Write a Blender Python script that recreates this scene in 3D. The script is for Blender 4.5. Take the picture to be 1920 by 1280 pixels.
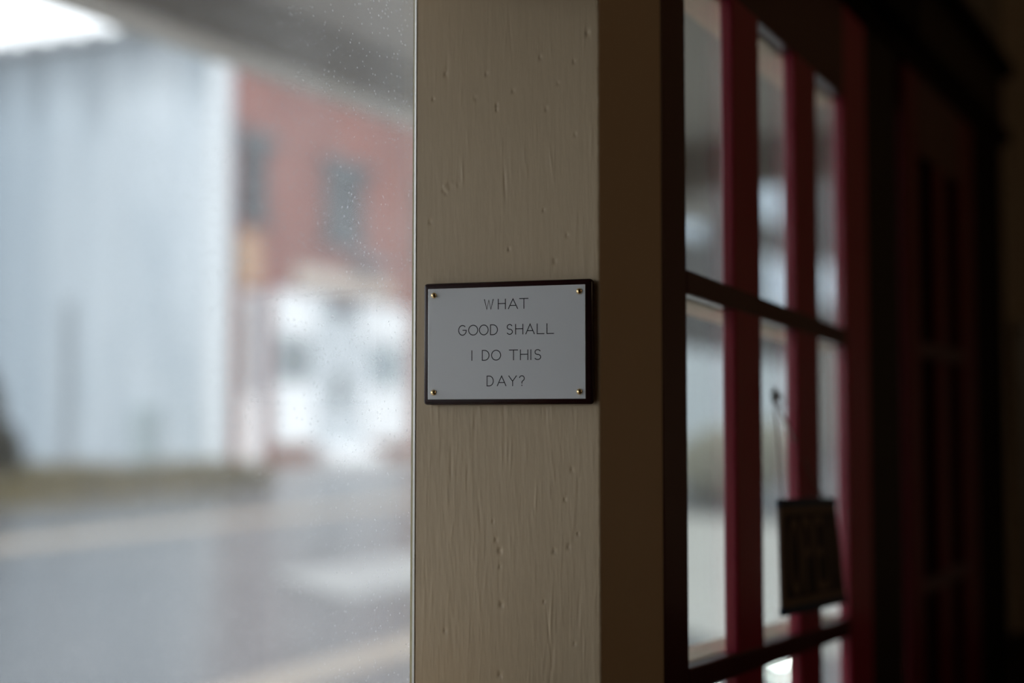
import bpy, bmesh, math, random
import numpy as np
from mathutils import Vector, Matrix

random.seed(7)
rng = np.random.default_rng(11)
scene = bpy.context.scene
for o in list(bpy.data.objects):
    bpy.data.objects.remove(o)
COL = scene.collection

# ------------------------------------------------------------------ camera
cam_data = bpy.data.cameras.new('camera')
cam = bpy.data.objects.new('camera', cam_data)
COL.objects.link(cam)
cam_data.sensor_width = 36.0
cam_data.lens = 2667 / 1920 * 36.0
cam_data.clip_start = 0.02
cam_data.clip_end = 600
cam.location = (0, 0, 1.5)
cam.rotation_euler = (math.radians(90) + math.atan(150 / 2667), 0, math.radians(28))
cam_data.dof.use_dof = True
cam_data.dof.focus_distance = 1.012
cam_data.dof.aperture_fstop = 2.1
scene.camera = cam

# ------------------------------------------------------------------ sky, overcast
world = bpy.data.worlds.new('overcast_sky')
scene.world = world
world.use_nodes = True
wn = world.node_tree.nodes
wn['Background'].inputs['Color'].default_value = (0.90, 0.96, 1.0, 1)
wn['Background'].inputs['Strength'].default_value = 2.6

scene.view_settings.view_transform = 'Standard'
scene.view_settings.look = 'None'
scene.view_settings.gamma = 1.0
scene.view_settings.use_curve_mapping = False
scene.view_settings.exposure = 0.0
scene.cycles.use_denoising = True
scene.cycles.max_bounces = 12
scene.cycles.transparent_max_bounces = 24

# the warm ceiling bulb of the shop, off to the right of the picture
bulb = bpy.data.lights.new('ceiling_bulb', 'POINT')
bulb.energy = 7.5
bulb.color = (1.0, 0.70, 0.44)
bulb.shadow_soft_size = 0.12
bulb_o = bpy.data.objects.new('ceiling_bulb', bulb)
COL.objects.link(bulb_o)
bulb_o.location = (2.3, 1.25, 2.35)


# ================================================================== helpers
def srgb(r, g, b):
    def f(c):
        c /= 255.0
        return c / 12.92 if c <= 0.04045 else ((c + 0.055) / 1.055) ** 2.4
    return (f(r), f(g), f(b), 1)


class NT:
    """small helper round a node tree"""
    def __init__(self, mat):
        self.t = mat.node_tree
        self.n = self.t.nodes
        self.l = self.t.links

    def add(self, typ, **kw):
        nd = self.n.new(typ)
        for k, v in kw.items():
            if k in nd.inputs:
                nd.inputs[k].default_value = v
            else:
                setattr(nd, k, v)
        return nd

    def link(self, a, b):
        self.l.new(a, b)


def mat_plain(name, col, rough=0.5, spec=0.5, var=0.15, vscale=6.0, bump=0.0, bscale=40.0,
              stretch=(1, 1, 1), metallic=0.0, coat=0.0):
    m = bpy.data.materials.new(name)
    m.use_nodes = True
    t = NT(m)
    b = t.n['Principled BSDF']
    b.inputs['Roughness'].default_value = rough
    b.inputs['Specular IOR Level'].default_value = spec
    b.inputs['Metallic'].default_value = metallic
    b.inputs['Coat Weight'].default_value = coat
    b.inputs['Coat Roughness'].default_value = 0.08
    tc = t.add('ShaderNodeTexCoord')
    mp = t.add('ShaderNodeMapping')
    mp.inputs['Scale'].default_value = stretch
    t.link(tc.outputs['Object'], mp.inputs['Vector'])
    nz = t.add('ShaderNodeTexNoise', Scale=vscale, Detail=4.0)
    t.link(mp.outputs['Vector'], nz.inputs['Vector'])
    mx = t.add('ShaderNodeMix', data_type='RGBA')
    c = Vector(col[:3])
    mx.inputs['A'].default_value = (*(c * (1 - var)), 1)
    mx.inputs['B'].default_value = (*[min(1, x * (1 + var)) for x in c], 1)
    t.link(nz.outputs['Fac'], mx.inputs['Factor'])
    t.link(mx.outputs['Result'], b.inputs['Base Color'])
    if bump:
        n2 = t.add('ShaderNodeTexNoise', Scale=bscale, Detail=3.0)
        t.link(mp.outputs['Vector'], n2.inputs['Vector'])
        bp = t.add('ShaderNodeBump', Strength=bump, Distance=0.01)
        t.link(n2.outputs['Fac'], bp.inputs['Height'])
        t.link(bp.outputs['Normal'], b.inputs['Normal'])
    return m


def mat_glass(name, dust=0.0, tint=(1, 1, 1, 1), speck=0.0, refl=1.0, edge=None):
    """window glass: clear transmission, fresnel mirror, a film of dust that scatters daylight"""
    m = bpy.data.materials.new(name)
    m.use_nodes = True
    t = NT(m)
    t.n.remove(t.n['Principled BSDF'])
    out = t.n['Material Output']
    tr = t.add('ShaderNodeBsdfTransparent', Color=tint)
    gl = t.add('ShaderNodeBsdfGlossy', Roughness=0.0)
    # Schlick reflectance, the same from either side of the thin pane
    lw = t.add('ShaderNodeLayerWeight', Blend=0.5)
    pw = t.add('ShaderNodeMath', operation='POWER')
    pw.inputs[1].default_value = 5.0
    t.link(lw.outputs['Facing'], pw.inputs[0])
    mul = t.add('ShaderNodeMath', operation='MULTIPLY_ADD')
    mul.inputs[1].default_value = 0.96 * refl
    mul.inputs[2].default_value = 0.04 * refl
    t.link(pw.outputs[0], mul.inputs[0])
    m1 = t.add('ShaderNodeMixShader')
    t.link(mul.outputs[0], m1.inputs[0])
    t.link(tr.outputs[0], m1.inputs[1])
    t.link(gl.outputs[0], m1.inputs[2])
    last = m1
    if dust > 0:
        tl = t.add('ShaderNodeBsdfTranslucent', Color=(0.9, 0.9, 0.92, 1))
        tc = t.add('ShaderNodeTexCoord')
        nz = t.add('ShaderNodeTexNoise', Scale=7.0, Detail=5.0)
        t.link(tc.outputs['Object'], nz.inputs['Vector'])
        rmp = t.add('ShaderNodeMapRange')
        rmp.inputs['From Min'].default_value = 0.35
        rmp.inputs['From Max'].default_value = 0.68
        rmp.inputs['To Min'].default_value = dust * 0.6
        rmp.inputs['To Max'].default_value = dust * 1.4
        t.link(nz.outputs['Fac'], rmp.inputs['Value'])
        fac = rmp.outputs['Result']
        if edge:      # the film's strength rises towards the post end of the pane
            se = t.add('ShaderNodeSeparateXYZ')
            t.link(tc.outputs['Object'], se.inputs[0])
            er = t.add('ShaderNodeMapRange')
            er.inputs['From Min'].default_value = edge[0]
            er.inputs['From Max'].default_value = edge[1]
            er.inputs['To Min'].default_value = edge[2]
            er.inputs['To Max'].default_value = 1.0
            t.link(se.outputs['Y'], er.inputs['Value'])
            em = t.add('ShaderNodeMath', operation='MULTIPLY')
            t.link(fac, em.inputs[0])
            t.link(er.outputs['Result'], em.inputs[1])
            fac = em.outputs[0]
        if speck > 0:
            vo = t.add('ShaderNodeTexVoronoi', Scale=260.0)
            t.link(tc.outputs['Object'], vo.inputs['Vector'])
            lt = t.add('ShaderNodeMapRange')
            lt.inputs['From Min'].default_value = 0.28
            lt.inputs['From Max'].default_value = 0.12
            lt.inputs['To Min'].default_value = 0.0
            lt.inputs['To Max'].default_value = speck
            t.link(vo.outputs['Distance'], lt.inputs['Value'])
            sp = t.add('ShaderNodeSeparateColor')
            t.link(vo.outputs['Color'], sp.inputs[0])
            pick = t.add('ShaderNodeMath', operation='GREATER_THAN')
            pick.inputs[1].default_value = 0.72
            t.link(sp.outputs[0], pick.inputs[0])
            mu = t.add('ShaderNodeMath', operation='MULTIPLY')
            t.link(lt.outputs['Result'], mu.inputs[0])
            t.link(pick.outputs[0], mu.inputs[1])
            ad = t.add('ShaderNodeMath', operation='ADD')
            ad.use_clamp = True
            t.link(fac, ad.inputs[0])
            t.link(mu.outputs[0], ad.inputs[1])
            fac = ad.outputs[0]
        m2 = t.add('ShaderNodeMixShader')
        t.link(fac, m2.inputs[0])
        t.link(m1.outputs[0], m2.inputs[1])
        t.link(tl.outputs[0], m2.inputs[2])
        last = m2
    t.link(last.outputs[0], out.inputs['Surface'])
    return m


def tag(o, label=None, cat=None, group=None, kind=None):
    if label:
        o['label'] = label
    if cat:
        o['category'] = cat
    if group:
        o['group'] = group
    if kind:
        o['kind'] = kind
    return o


def empty(name, loc=(0, 0, 0), rz=0.0, parent=None):
    o = bpy.data.objects.new(name, None)
    o.empty_display_size = 0.1
    COL.objects.link(o)
    o.location = loc
    o.rotation_euler = (0, 0, rz)
    if parent:
        o.parent = parent
    return o


def link_mesh(name, me, mat, parent=None, smooth=False):
    o = bpy.data.objects.new(name, me)
    COL.objects.link(o)
    if mat:
        me.materials.append(mat)
    if parent:
        o.parent = parent
    if smooth:
        me.polygons.foreach_set('use_smooth', [True] * len(me.polygons))
    return o


def bm_box(bm, x0, x1, y0, y1, z0, z1, bevel=0.0, seg=2, shear=None):
    """axis-aligned box; shear(v) may move each corner"""
    xs, ys, zs = sorted((x0, x1)), sorted((y0, y1)), sorted((z0, z1))
    vs = [bm.verts.new((x, y, z)) for x in xs for y in ys for z in zs]
    idx = [(0, 1, 3, 2), (4, 6, 7, 5), (0, 4, 5, 1), (2, 3, 7, 6), (0, 2, 6, 4), (1, 5, 7, 3)]
    fs = [bm.faces.new([vs[i] for i in f]) for f in idx]
    if bevel > 0:
        es = list({e for f in fs for e in f.edges})
        r = bmesh.ops.bevel(bm, geom=es, offset=bevel, segments=seg, affect='EDGES', profile=0.5)
    if shear:
        pass
    return vs


def box(name, mat, x0, x1, y0, y1, z0, z1, parent=None, bevel=0.0, seg=2, warp=None, smooth=False):
    bm = bmesh.new()
    bm_box(bm, x0, x1, y0, y1, z0, z1, bevel, seg)
    if warp:
        for v in bm.verts:
            v.co = Vector(warp(*v.co))
    bmesh.ops.recalc_face_normals(bm, faces=bm.faces)
    me = bpy.data.meshes.new(name)
    bm.to_mesh(me)
    bm.free()
    return link_mesh(name, me, mat, parent, smooth)


def prism(name, mat, foot, z0, z1, parent=None):
    bm = bmesh.new()
    a = [bm.verts.new((x, y, z0)) for x, y in foot]
    b = [bm.verts.new((x, y, z1)) for x, y in foot]
    n = len(foot)
    bm.faces.new(a)
    bm.faces.new(b)
    for i in range(n):
        bm.faces.new((a[i], a[(i + 1) % n], b[(i + 1) % n], b[i]))
    bmesh.ops.recalc_face_normals(bm, faces=bm.faces)
    me = bpy.data.meshes.new(name)
    bm.to_mesh(me)
    bm.free()
    return link_mesh(name, me, mat, parent)


def tube(name, pts, r, mat, parent=None, n=8, radii=None):
    bm = bmesh.new()
    rings = []
    P = [Vector(p) for p in pts]
    for i, p in enumerate(P):
        d = (P[min(i + 1, len(P) - 1)] - P[max(i - 1, 0)]).normalized()
        a = d.cross(Vector((0, 0, 1)))
        if a.length < 1e-3:
            a = d.cross(Vector((0, 1, 0)))
        a.normalize()
        b = d.cross(a).normalized()
        rr = radii[i] if radii else r
        rings.append([bm.verts.new(p + (a * math.cos(2 * math.pi * k / n) + b * math.sin(2 * math.pi * k / n)) * rr) for k in range(n)])
    for i in range(len(rings) - 1):
        for k in range(n):
            bm.faces.new((rings[i][k], rings[i][(k + 1) % n], rings[i + 1][(k + 1) % n], rings[i + 1][k]))
    bm.faces.new(rings[0][::-1])
    bm.faces.new(rings[-1])
    bmesh.ops.recalc_face_normals(bm, faces=bm.faces)
    me = bpy.data.meshes.new(name)
    bm.to_mesh(me)
    bm.free()
    return link_mesh(name, me, mat, parent, True)


def lathe(name, prof, mat, parent=None, n=20, axis=None):
    """prof: list of (r, h) turned about local z"""
    bm = bmesh.new()
    rings = []
    for r, h in prof:
        if r < 1e-7:
            rings.append([bm.verts.new((0, 0, h))])
        else:
            rings.append([bm.verts.new((r * math.cos(2 * math.pi * k / n), r * math.sin(2 * math.pi * k / n), h)) for k in range(n)])
    for a, b in zip(rings[:-1], rings[1:]):
        for k in range(n):
            k2 = (k + 1) % n
            if len(a) == 1:
                bm.faces.new((a[0], b[k], b[k2]))
            elif len(b) == 1:
                bm.faces.new((a[k], a[k2], b[0]))
            else:
                bm.faces.new((a[k], a[k2], b[k2], b[k]))
    bmesh.ops.recalc_face_normals(bm, faces=bm.faces)
    me = bpy.data.meshes.new(name)
    bm.to_mesh(me)
    bm.free()
    return link_mesh(name, me, mat, parent, True)


# ================================================================== materials
M = {}
M['post'] = mat_plain('beige_gloss_paint', (0.70, 0.545, 0.36, 1), rough=0.36, spec=0.45, var=0.04, vscale=9, bump=0.04, bscale=300, stretch=(1, 1, 0.12))
M['red'] = mat_plain('dark_red_gloss_paint', (0.35, 0.024, 0.058, 1), rough=0.3, spec=0.5, var=0.12, vscale=14, coat=0.2, bump=0.05, bscale=120, stretch=(1, 1, 0.2))
M['red_dull'] = mat_plain('darker_red_paint', (0.13, 0.007, 0.014, 1), rough=0.4, spec=0.4, var=0.12, vscale=14)  # darker red for the second door
M['red_shaded'] = mat_plain('shaded_red_paint', (0.06, 0.006, 0.009, 1), rough=0.35, spec=0.5, var=0.15, vscale=14, coat=0.3)  # door red darkened by painted-in shade, for the rails and first stile
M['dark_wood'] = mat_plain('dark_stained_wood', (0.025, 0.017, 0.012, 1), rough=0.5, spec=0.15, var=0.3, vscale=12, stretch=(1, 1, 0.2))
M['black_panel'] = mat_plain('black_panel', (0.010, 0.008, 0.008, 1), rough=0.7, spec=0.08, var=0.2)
M['plaster'] = mat_plain('grey_plaster', (0.22, 0.20, 0.165, 1), rough=0.8, spec=0.2, var=0.08, vscale=3, bump=0.05, bscale=60)
M['end_wall'] = mat_plain('tan_wall_paint', (0.75, 0.62, 0.45, 1), rough=0.7, spec=0.2, var=0.08, vscale=3)
M['paper'] = mat_plain('grey_paper', (0.78, 0.78, 0.76, 1), rough=0.8, spec=0.1, var=0.04)
M['floor'] = mat_plain('worn_floorboards', (0.22, 0.15, 0.10, 1), rough=0.5, spec=0.3, var=0.35, vscale=5, stretch=(6, 0.6, 1))
M['ceil'] = mat_plain('interior_ceiling_paint', (0.26, 0.235, 0.19, 1), rough=0.8, spec=0.1, var=0.06)
M['porch'] = mat_plain('porch_cream_paint', (0.46, 0.43, 0.385, 1), rough=0.6, spec=0.25, var=0.06, vscale=2)
M['porch_beam_shaded'] = mat_plain('shaded_porch_beam_paint', (0.21, 0.185, 0.155, 1), rough=0.6, spec=0.25, var=0.08, vscale=2)  # shade on the beam's inner face is put into this colour
M['soffit_lit'] = mat_plain('lit_soffit_paint', (0.72, 0.69, 0.64, 1), rough=0.6, spec=0.25, var=0.05, vscale=2)  # light from the street is put into the beam underside's colour
M['brown_beam'] = mat_plain('brown_beam_paint', (0.13, 0.095, 0.06, 1), rough=0.6, spec=0.25, var=0.12, vscale=3)
M['glass'] = mat_glass('dusty_shop_glass', dust=0.12, speck=0.24, edge=(1.45, 1.80, 0.3))
M['door_glass'] = mat_glass('door_glass', dust=0.03, tint=(0.88, 0.90, 0.89, 1))
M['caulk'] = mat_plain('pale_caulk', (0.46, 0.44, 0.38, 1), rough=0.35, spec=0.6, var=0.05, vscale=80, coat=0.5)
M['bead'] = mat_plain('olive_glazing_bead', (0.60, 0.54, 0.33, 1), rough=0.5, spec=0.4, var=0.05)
M['maroon'] = mat_plain('maroon_lacquer', (0.026, 0.006, 0.007, 1), rough=0.25, spec=0.22, var=0.15, vscale=60, coat=0.1)
M['enamel'] = mat_plain('white_enamel', (0.80, 0.81, 0.83, 1), rough=0.06, spec=0.5, var=0.01, bump=0.012, bscale=35)
M['ink'] = mat_plain('engraved_ink', (0.010, 0.013, 0.018, 1), rough=0.45, spec=0.3, var=0.05)
M['brass'] = mat_plain('brass', (0.88, 0.66, 0.36, 1), rough=0.2, spec=0.5, var=0.1, metallic=1.0)
M['tan_strip'] = mat_plain('tan_outside_paint', (0.95, 0.77, 0.58, 1), rough=0.5, spec=0.3, var=0.06, vscale=40, stretch=(1, 0.1, 1))
M['sign_navy'] = mat_plain('navy_paint', (0.006, 0.03, 0.075, 1), rough=0.4, spec=0.4, var=0.1)
M['sign_face'] = mat_plain('brown_sign_face', (0.16, 0.11, 0.085, 1), rough=0.5, spec=0.3, var=0.1, vscale=30)
M['sign_black'] = mat_plain('black_sign_paint', (0.012, 0.011, 0.011, 1), rough=0.5, spec=0.3, var=0.1)
M['cord'] = mat_plain('pale_cord', (0.42, 0.33, 0.32, 1), rough=0.8, spec=0.1, var=0.2, vscale=300)
M['hook'] = mat_plain('grey_plastic_cup', (0.22, 0.23, 0.21, 1), rough=0.25, spec=0.5, var=0.05)

# ================================================================== the room shell
# the shop front runs along +Y; X < -0.41 is the street, X > -0.41 the shop
FX = -0.4126          # inner face of the shop front
Y0 = 1.0227           # end of the post, start of the red door
YE = Y0 + 1.649       # end wall of the shop
ZC = 2.85


def structure(o, label, cat, kind='structure'):
    return tag(o, label, cat, None, kind)


structure(box('floor', M['floor'], -0.58, 4.6, -4.0, YE + 0.12, -0.12, 0.0), 'dark worn wooden floor of the dim shop', 'floor')
structure(box('ceiling', M['ceil'], -0.58, 4.6, -4.0, YE + 0.12, ZC, ZC + 0.12), 'dim ceiling above the shop interior', 'ceiling')
structure(box('wall_right', M['plaster'], 4.48, 4.6, -4.0, YE + 0.12, 0, ZC), 'unlit side wall across the shop from the window', 'wall')
structure(box('wall_back', M['plaster'], -0.58, 4.48, -4.0, -3.88, 0, ZC), 'shop wall behind the photographer', 'wall')
structure(box('wall_end', M['end_wall'], -0.66, 4.48, YE, YE + 0.12, 0, ZC), 'tan end wall past the two red glazed doors', 'wall')

# shop front above the doors
structure(box('wall_front', M['plaster'], -0.545, FX, Y0, YE, 2.145, ZC), 'dark strip of wall above the door casing', 'wall')
hd = structure(empty('trim_1', (FX, Y0, 2.0)), 'dark stained header casing over the red doors', 'trim')
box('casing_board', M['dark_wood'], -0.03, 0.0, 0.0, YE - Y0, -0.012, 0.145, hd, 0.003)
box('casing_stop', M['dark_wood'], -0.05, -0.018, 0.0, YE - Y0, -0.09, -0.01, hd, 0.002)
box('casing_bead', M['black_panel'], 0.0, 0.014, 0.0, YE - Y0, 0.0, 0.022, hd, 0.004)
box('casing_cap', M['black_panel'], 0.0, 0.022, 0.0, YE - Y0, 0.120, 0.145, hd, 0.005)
box('corner_block', M['black_panel'], 0.0, 0.03, 0.60, 0.82, -0.005, 0.118, hd, 0.004)
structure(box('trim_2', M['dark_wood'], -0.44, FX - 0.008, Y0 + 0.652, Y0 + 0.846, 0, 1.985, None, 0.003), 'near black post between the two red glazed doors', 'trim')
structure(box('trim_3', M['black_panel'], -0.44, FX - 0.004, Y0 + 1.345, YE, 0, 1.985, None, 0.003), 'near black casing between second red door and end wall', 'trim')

# end wall: dark wainscot and a pale sheet pinned above it
structure(box('baseboard_end', M['dark_wood'], FX + 0.01, 4.4, YE - 0.025, YE, 0, 1.13, None, 0.004), 'dark panelling below the tan end wall', 'panelling')
pp = tag(empty('wall_notice', (FX + 0.218, YE - 0.004, 1.41)), 'white paper sheet pinned to the tan end wall at far right', 'paper')


def sheet_warp(x, y, z):
    return (x + 0.024 * (0.27 - z), y - 0.012 * max(0, -z) ** 1.5, z)


box('paper_sheet', M['paper'], -0.2, 0.22, -0.003, 0.0, -0.27, 0.27, pp, 0, 2, sheet_warp)
for sx in (-0.19, 0.21):
    box('pin', M['brass'], sx - 0.005, sx + 0.005, -0.009, -0.003, 0.252, 0.262, pp, 0.002)

# ================================================================== the post
def make_post():
    L = np.array([-0.5504, 0.8848]); R = np.array([FX, 0.9087])
    E = np.array([FX, Y0]); W = np.array([-0.5504, Y0])
    fd = (R - L) / np.linalg.norm(R - L); wid = np.linalg.norm(R - L)
    nf = np.array([fd[1], -fd[0]])
    r1, r2 = 0.0014, 0.0022
    cols = []          # (xy, normal, s on the front face or None)
    # left face going from W to L, then rounded corner, front, corner, right face to E, back
    nl = np.array([-1.0, 0.0]); nr = np.array([1.0, 0.0]); nb = np.array([0.0, 1.0])
    for t in np.linspace(0, 1, 6):
        p = W + (L + np.array([0, r1]) - W) * t
        cols.append((p, nl, None))
    cl = L + nf * -r1 + fd * r1
    a0 = math.atan2(nl[1], nl[0]); a1 = math.atan2(nf[1], nf[0])
    if a1 < a0: a1 += 2 * math.pi
    for t in np.linspace(0.1, 1, 8)[:-1]:
        a = a0 + (a1 - a0) * t
        d = np.array([math.cos(a), math.sin(a)])
        cols.append((cl + d * r1, d, None))
    nfront = 270
    for t in np.linspace(0, 1, nfront):
        s = r1 + (wid - r1 - r2) * t
        cols.append((L + fd * s, nf, s))
    cr = R - nf * r2 - fd * r2
    a0 = math.atan2(nf[1], nf[0]); a1 = math.atan2(nr[1], nr[0])
    for t in np.linspace(0, 1, 6)[1:-1]:
        a = a0 + (a1 - a0) * t
        d = np.array([math.cos(a), math.sin(a)])
        cols.append((cr + d * r2, d, None))
    for t in np.linspace(0.02, 1, 24):
        p = R + np.array([0, r2]) + (E - R - np.array([0, r2])) * t
        cols.append((p, nr, None))
    for t in np.linspace(0, 1, 5)[1:-1]:
        cols.append((E + (W - E) * t, nb, None))
    zs = np.concatenate([np.linspace(0, 1.285, 30)[:-1], np.arange(1.285, 1.84, 0.0008), np.linspace(1.84, ZC, 30)])
    nc, nz = len(cols), len(zs)
    XY = np.array([c[0] for c in cols]); NN = np.array([c[1] for c in cols])
    S = np.array([c[2] if c[2] is not None else -1 for c in cols])
    Fm = S > 0
    sf = S[Fm]
    H = np.zeros((nz, sf.size))
    # wood grain under the paint: fine upright ridges that wander
    k = 14
    coarse = rng.normal(0, 1, (nz // k + 3, sf.size))
    zi = np.arange(nz) / k
    i0 = zi.astype(int); fz = (zi - i0)[:, None]
    fz = fz * fz * (3 - 2 * fz)
    g = coarse[i0] * (1 - fz) + coarse[i0 + 1] * fz
    ker = np.array([0.15, 0.35, 0.35, 0.15])
    g = np.apply_along_axis(lambda v: np.convolve(v, ker, 'same'), 1, g)
    amp_map = 0.5 + 0.9 * np.clip((1.62 - zs) / 0.2, 0, 1)          # the grain stands prouder below
    H += g * 0.000023 * amp_map[:, None]
    wob = rng.normal(0, 1, sf.size)
    wob = np.convolve(wob, np.ones(9) / 9, 'same')
    H += wob[None, :] * 0.00002
    # raised streaks
    def blob(s0, z0, ss, sz, h, lean=0.0):
        ds = (sf[None, :] - s0 - lean * (zs[:, None] - z0)) / ss
        dz = (zs[:, None] - z0) / sz
        return h * np.exp(-0.5 * (ds * ds + dz * dz))
    for _ in range(170):
        z0 = 1.29 + 0.55 * rng.random()
        if rng.random() < 0.55:
            z0 = 1.29 + 0.3 * rng.random()
        H += blob(0.004 + 0.132 * rng.random(), z0, 0.0005 + 0.0004 * rng.random(), 0.003 + 0.008 * rng.random(),
                  (0.00005 + 0.00011 * rng.random()) * rng.choice([1, 1, -1]), rng.normal(0, 0.05))
    dents = [(130.64, 1.77603), (95.68, 1.76116), (120.74, 1.75605), (108.82, 1.74154), (22.73, 1.75473), (54.68, 1.75227),
             (13.13, 1.73679), (46.05, 1.73523), (75.1, 1.73822), (62.48, 1.72897), (62.49, 1.72545), (100.03, 1.72364),
             (121.39, 1.70375), (97.94, 1.65061), (10.92, 1.646), (115.32, 1.63189), (71.87, 1.62365), (106.21, 1.61358),
             (118.45, 1.46633), (113.34, 1.44536), (59.86, 1.42892), (62.28, 1.41574), (65.1, 1.40826), (65.1, 1.39696),
             (66.31, 1.3703), (65.14, 1.32119), (122.99, 1.42138), (115.99, 1.41229), (105.46, 1.40902), (120.08, 1.34552),
             (97.97, 1.37342), (23.46, 1.34998)]
    for i, (s0, z0) in enumerate(dents):
        big = (s0, z0) in ((65.1, 1.40826), (65.14, 1.32119), (66.31, 1.3703), (130.64, 1.77603))
        rad = 0.0013 if big else 0.0007 + 0.0004 * ((i * 37) % 10) / 10
        H += blob(s0 / 1000, z0, rad, rad * 1.25, -(0.00065 if big else 0.00046))
        H += blob(s0 / 1000 - rad * 1.6, z0 + rad, rad * 0.8, rad, 0.00008)
    # long upright slits
    for s0, z0, ln, h, lean in ((103.96, 1.684, 0.008, 0.00016, -0.12), (68.62, 1.6725, 0.0075, -0.0003, -0.06), (36.23, 1.6817, 0.005, 0.00022, -0.05),
                                (46.05, 1.7352, 0.0035, 0.00016, 0.15), (66.67, 1.479, 0.008, 0.00018, 0), (70.28, 1.4772, 0.008, 0.0002, 0.0),
                                (73.49, 1.477, 0.009, 0.00018, 0.02), (103.05, 1.3655, 0.014, 0.00022, 0.05), (101.5, 1.352, 0.010, -0.0002, -0.1),
                                (92.16, 1.447, 0.007, 0.00016, 0.04), (24.2, 1.67, 0.006, 0.0001, 0)):
        H += blob(s0 / 1000, z0, 0.0006, ln, h, lean)
    # the flaked knot left of centre
    for _ in range(16):
        H += blob(0.0268 + rng.normal(0, 0.0032), 1.6705 + rng.normal(0, 0.0030), 0.0009, 0.0012, rng.normal(0, 0.00022))
    H[:, :3] *= np.linspace(0, 1, 3); H[:, -3:] *= np.linspace(1, 0, 3)
    V = np.zeros((nz, nc, 3))
    V[:, :, 0] = XY[None, :, 0]; V[:, :, 1] = XY[None, :, 1]; V[:, :, 2] = zs[:, None]
    V[:, Fm, 0] += H * nf[0]; V[:, Fm, 1] += H * nf[1]
    # soft waviness and chips on the two corners of the front face
    cw = rng.normal(0, 1, nz); cw = np.convolve(cw, np.ones(6) / 6, 'same') * 0.00012
    corner = np.array([c[2] is None for c in cols]) & (XY[:, 1] < 0.915)
    V[:, corner, 0] += (cw[:, None] * NN[None, corner, 0]); V[:, corner, 1] += (cw[:, None] * NN[None, corner, 1])
    idx = np.arange(nz * nc).reshape(nz, nc)
    a = idx[:-1]; b = np.roll(idx, -1, axis=1)[:-1]; c = np.roll(idx, -1, axis=1)[1:]; d = idx[1:]
    quads = np.stack([a, b, c, d], -1).reshape(-1, 4)
    me = bpy.data.meshes.new('post')
    me.vertices.add(nz * nc)
    me.vertices.foreach_set('co', V.reshape(-1).astype(np.float32))
    nq = len(quads)
    me.loops.add(nq * 4)
    me.loops.foreach_set('vertex_index', quads.reshape(-1).astype(np.int32))
    me.polygons.add(nq)
    me.polygons.foreach_set('loop_start', np.arange(0, nq * 4, 4, dtype=np.int32))
    me.polygons.foreach_set('loop_total', np.full(nq, 4, dtype=np.int32))
    me.update(calc_edges=True)
    me.validate()
    o = link_mesh('window_post', me, M['post'], None, True)
    # sharp edges at the flat back corners do not matter; face it outward
    return o


post = make_post()
structure(post, 'beige painted square wooden post that carries the small white plaque', 'post')

# ================================================================== shop window left of the post
GX = -0.562
win = structure(empty('window_1', (GX, -1.0, 1.29)), 'large dusty shop window left of the beige post', 'window')
box('pane', M['glass'], -0.003, 0.003, -2.6, 1.93, 0.0, 0.545, win)
box('sill', M['post'], -0.05, 0.09, -2.65, 1.88, -0.06, 0.0, win, 0.006)
box('head', M['post'], -0.03, 0.04, -2.65, 1.90, 0.545, 0.605, win, 0.006)
box('jamb', M['post'], -0.03, 0.04, -2.65, -2.6, 0.0, 0.545, win, 0.006)
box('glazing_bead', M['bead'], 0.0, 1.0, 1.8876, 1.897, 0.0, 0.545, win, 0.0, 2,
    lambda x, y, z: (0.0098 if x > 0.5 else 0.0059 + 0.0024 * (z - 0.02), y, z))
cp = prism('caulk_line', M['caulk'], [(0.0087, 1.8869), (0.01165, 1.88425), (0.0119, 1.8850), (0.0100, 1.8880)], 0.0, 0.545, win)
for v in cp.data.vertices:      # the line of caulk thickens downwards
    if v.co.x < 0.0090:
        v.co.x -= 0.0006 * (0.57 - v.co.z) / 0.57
structure(box('wall_left', M['plaster'], -0.66, -0.52, -4.0, 0.87, 0, 1.23), 'low wall under the shop window', 'wall')
structure(box('wall_left_upper', M['plaster'], -0.66, -0.52, -4.0, 0.87, 1.895, ZC), 'strip of wall above the shop window', 'wall')
structure(box('wall_left_rear', M['plaster'], -0.66, -0.52, -3.88, -3.65, 1.23, 1.895), 'wall beside the shop window, behind the photographer', 'wall')

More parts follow.
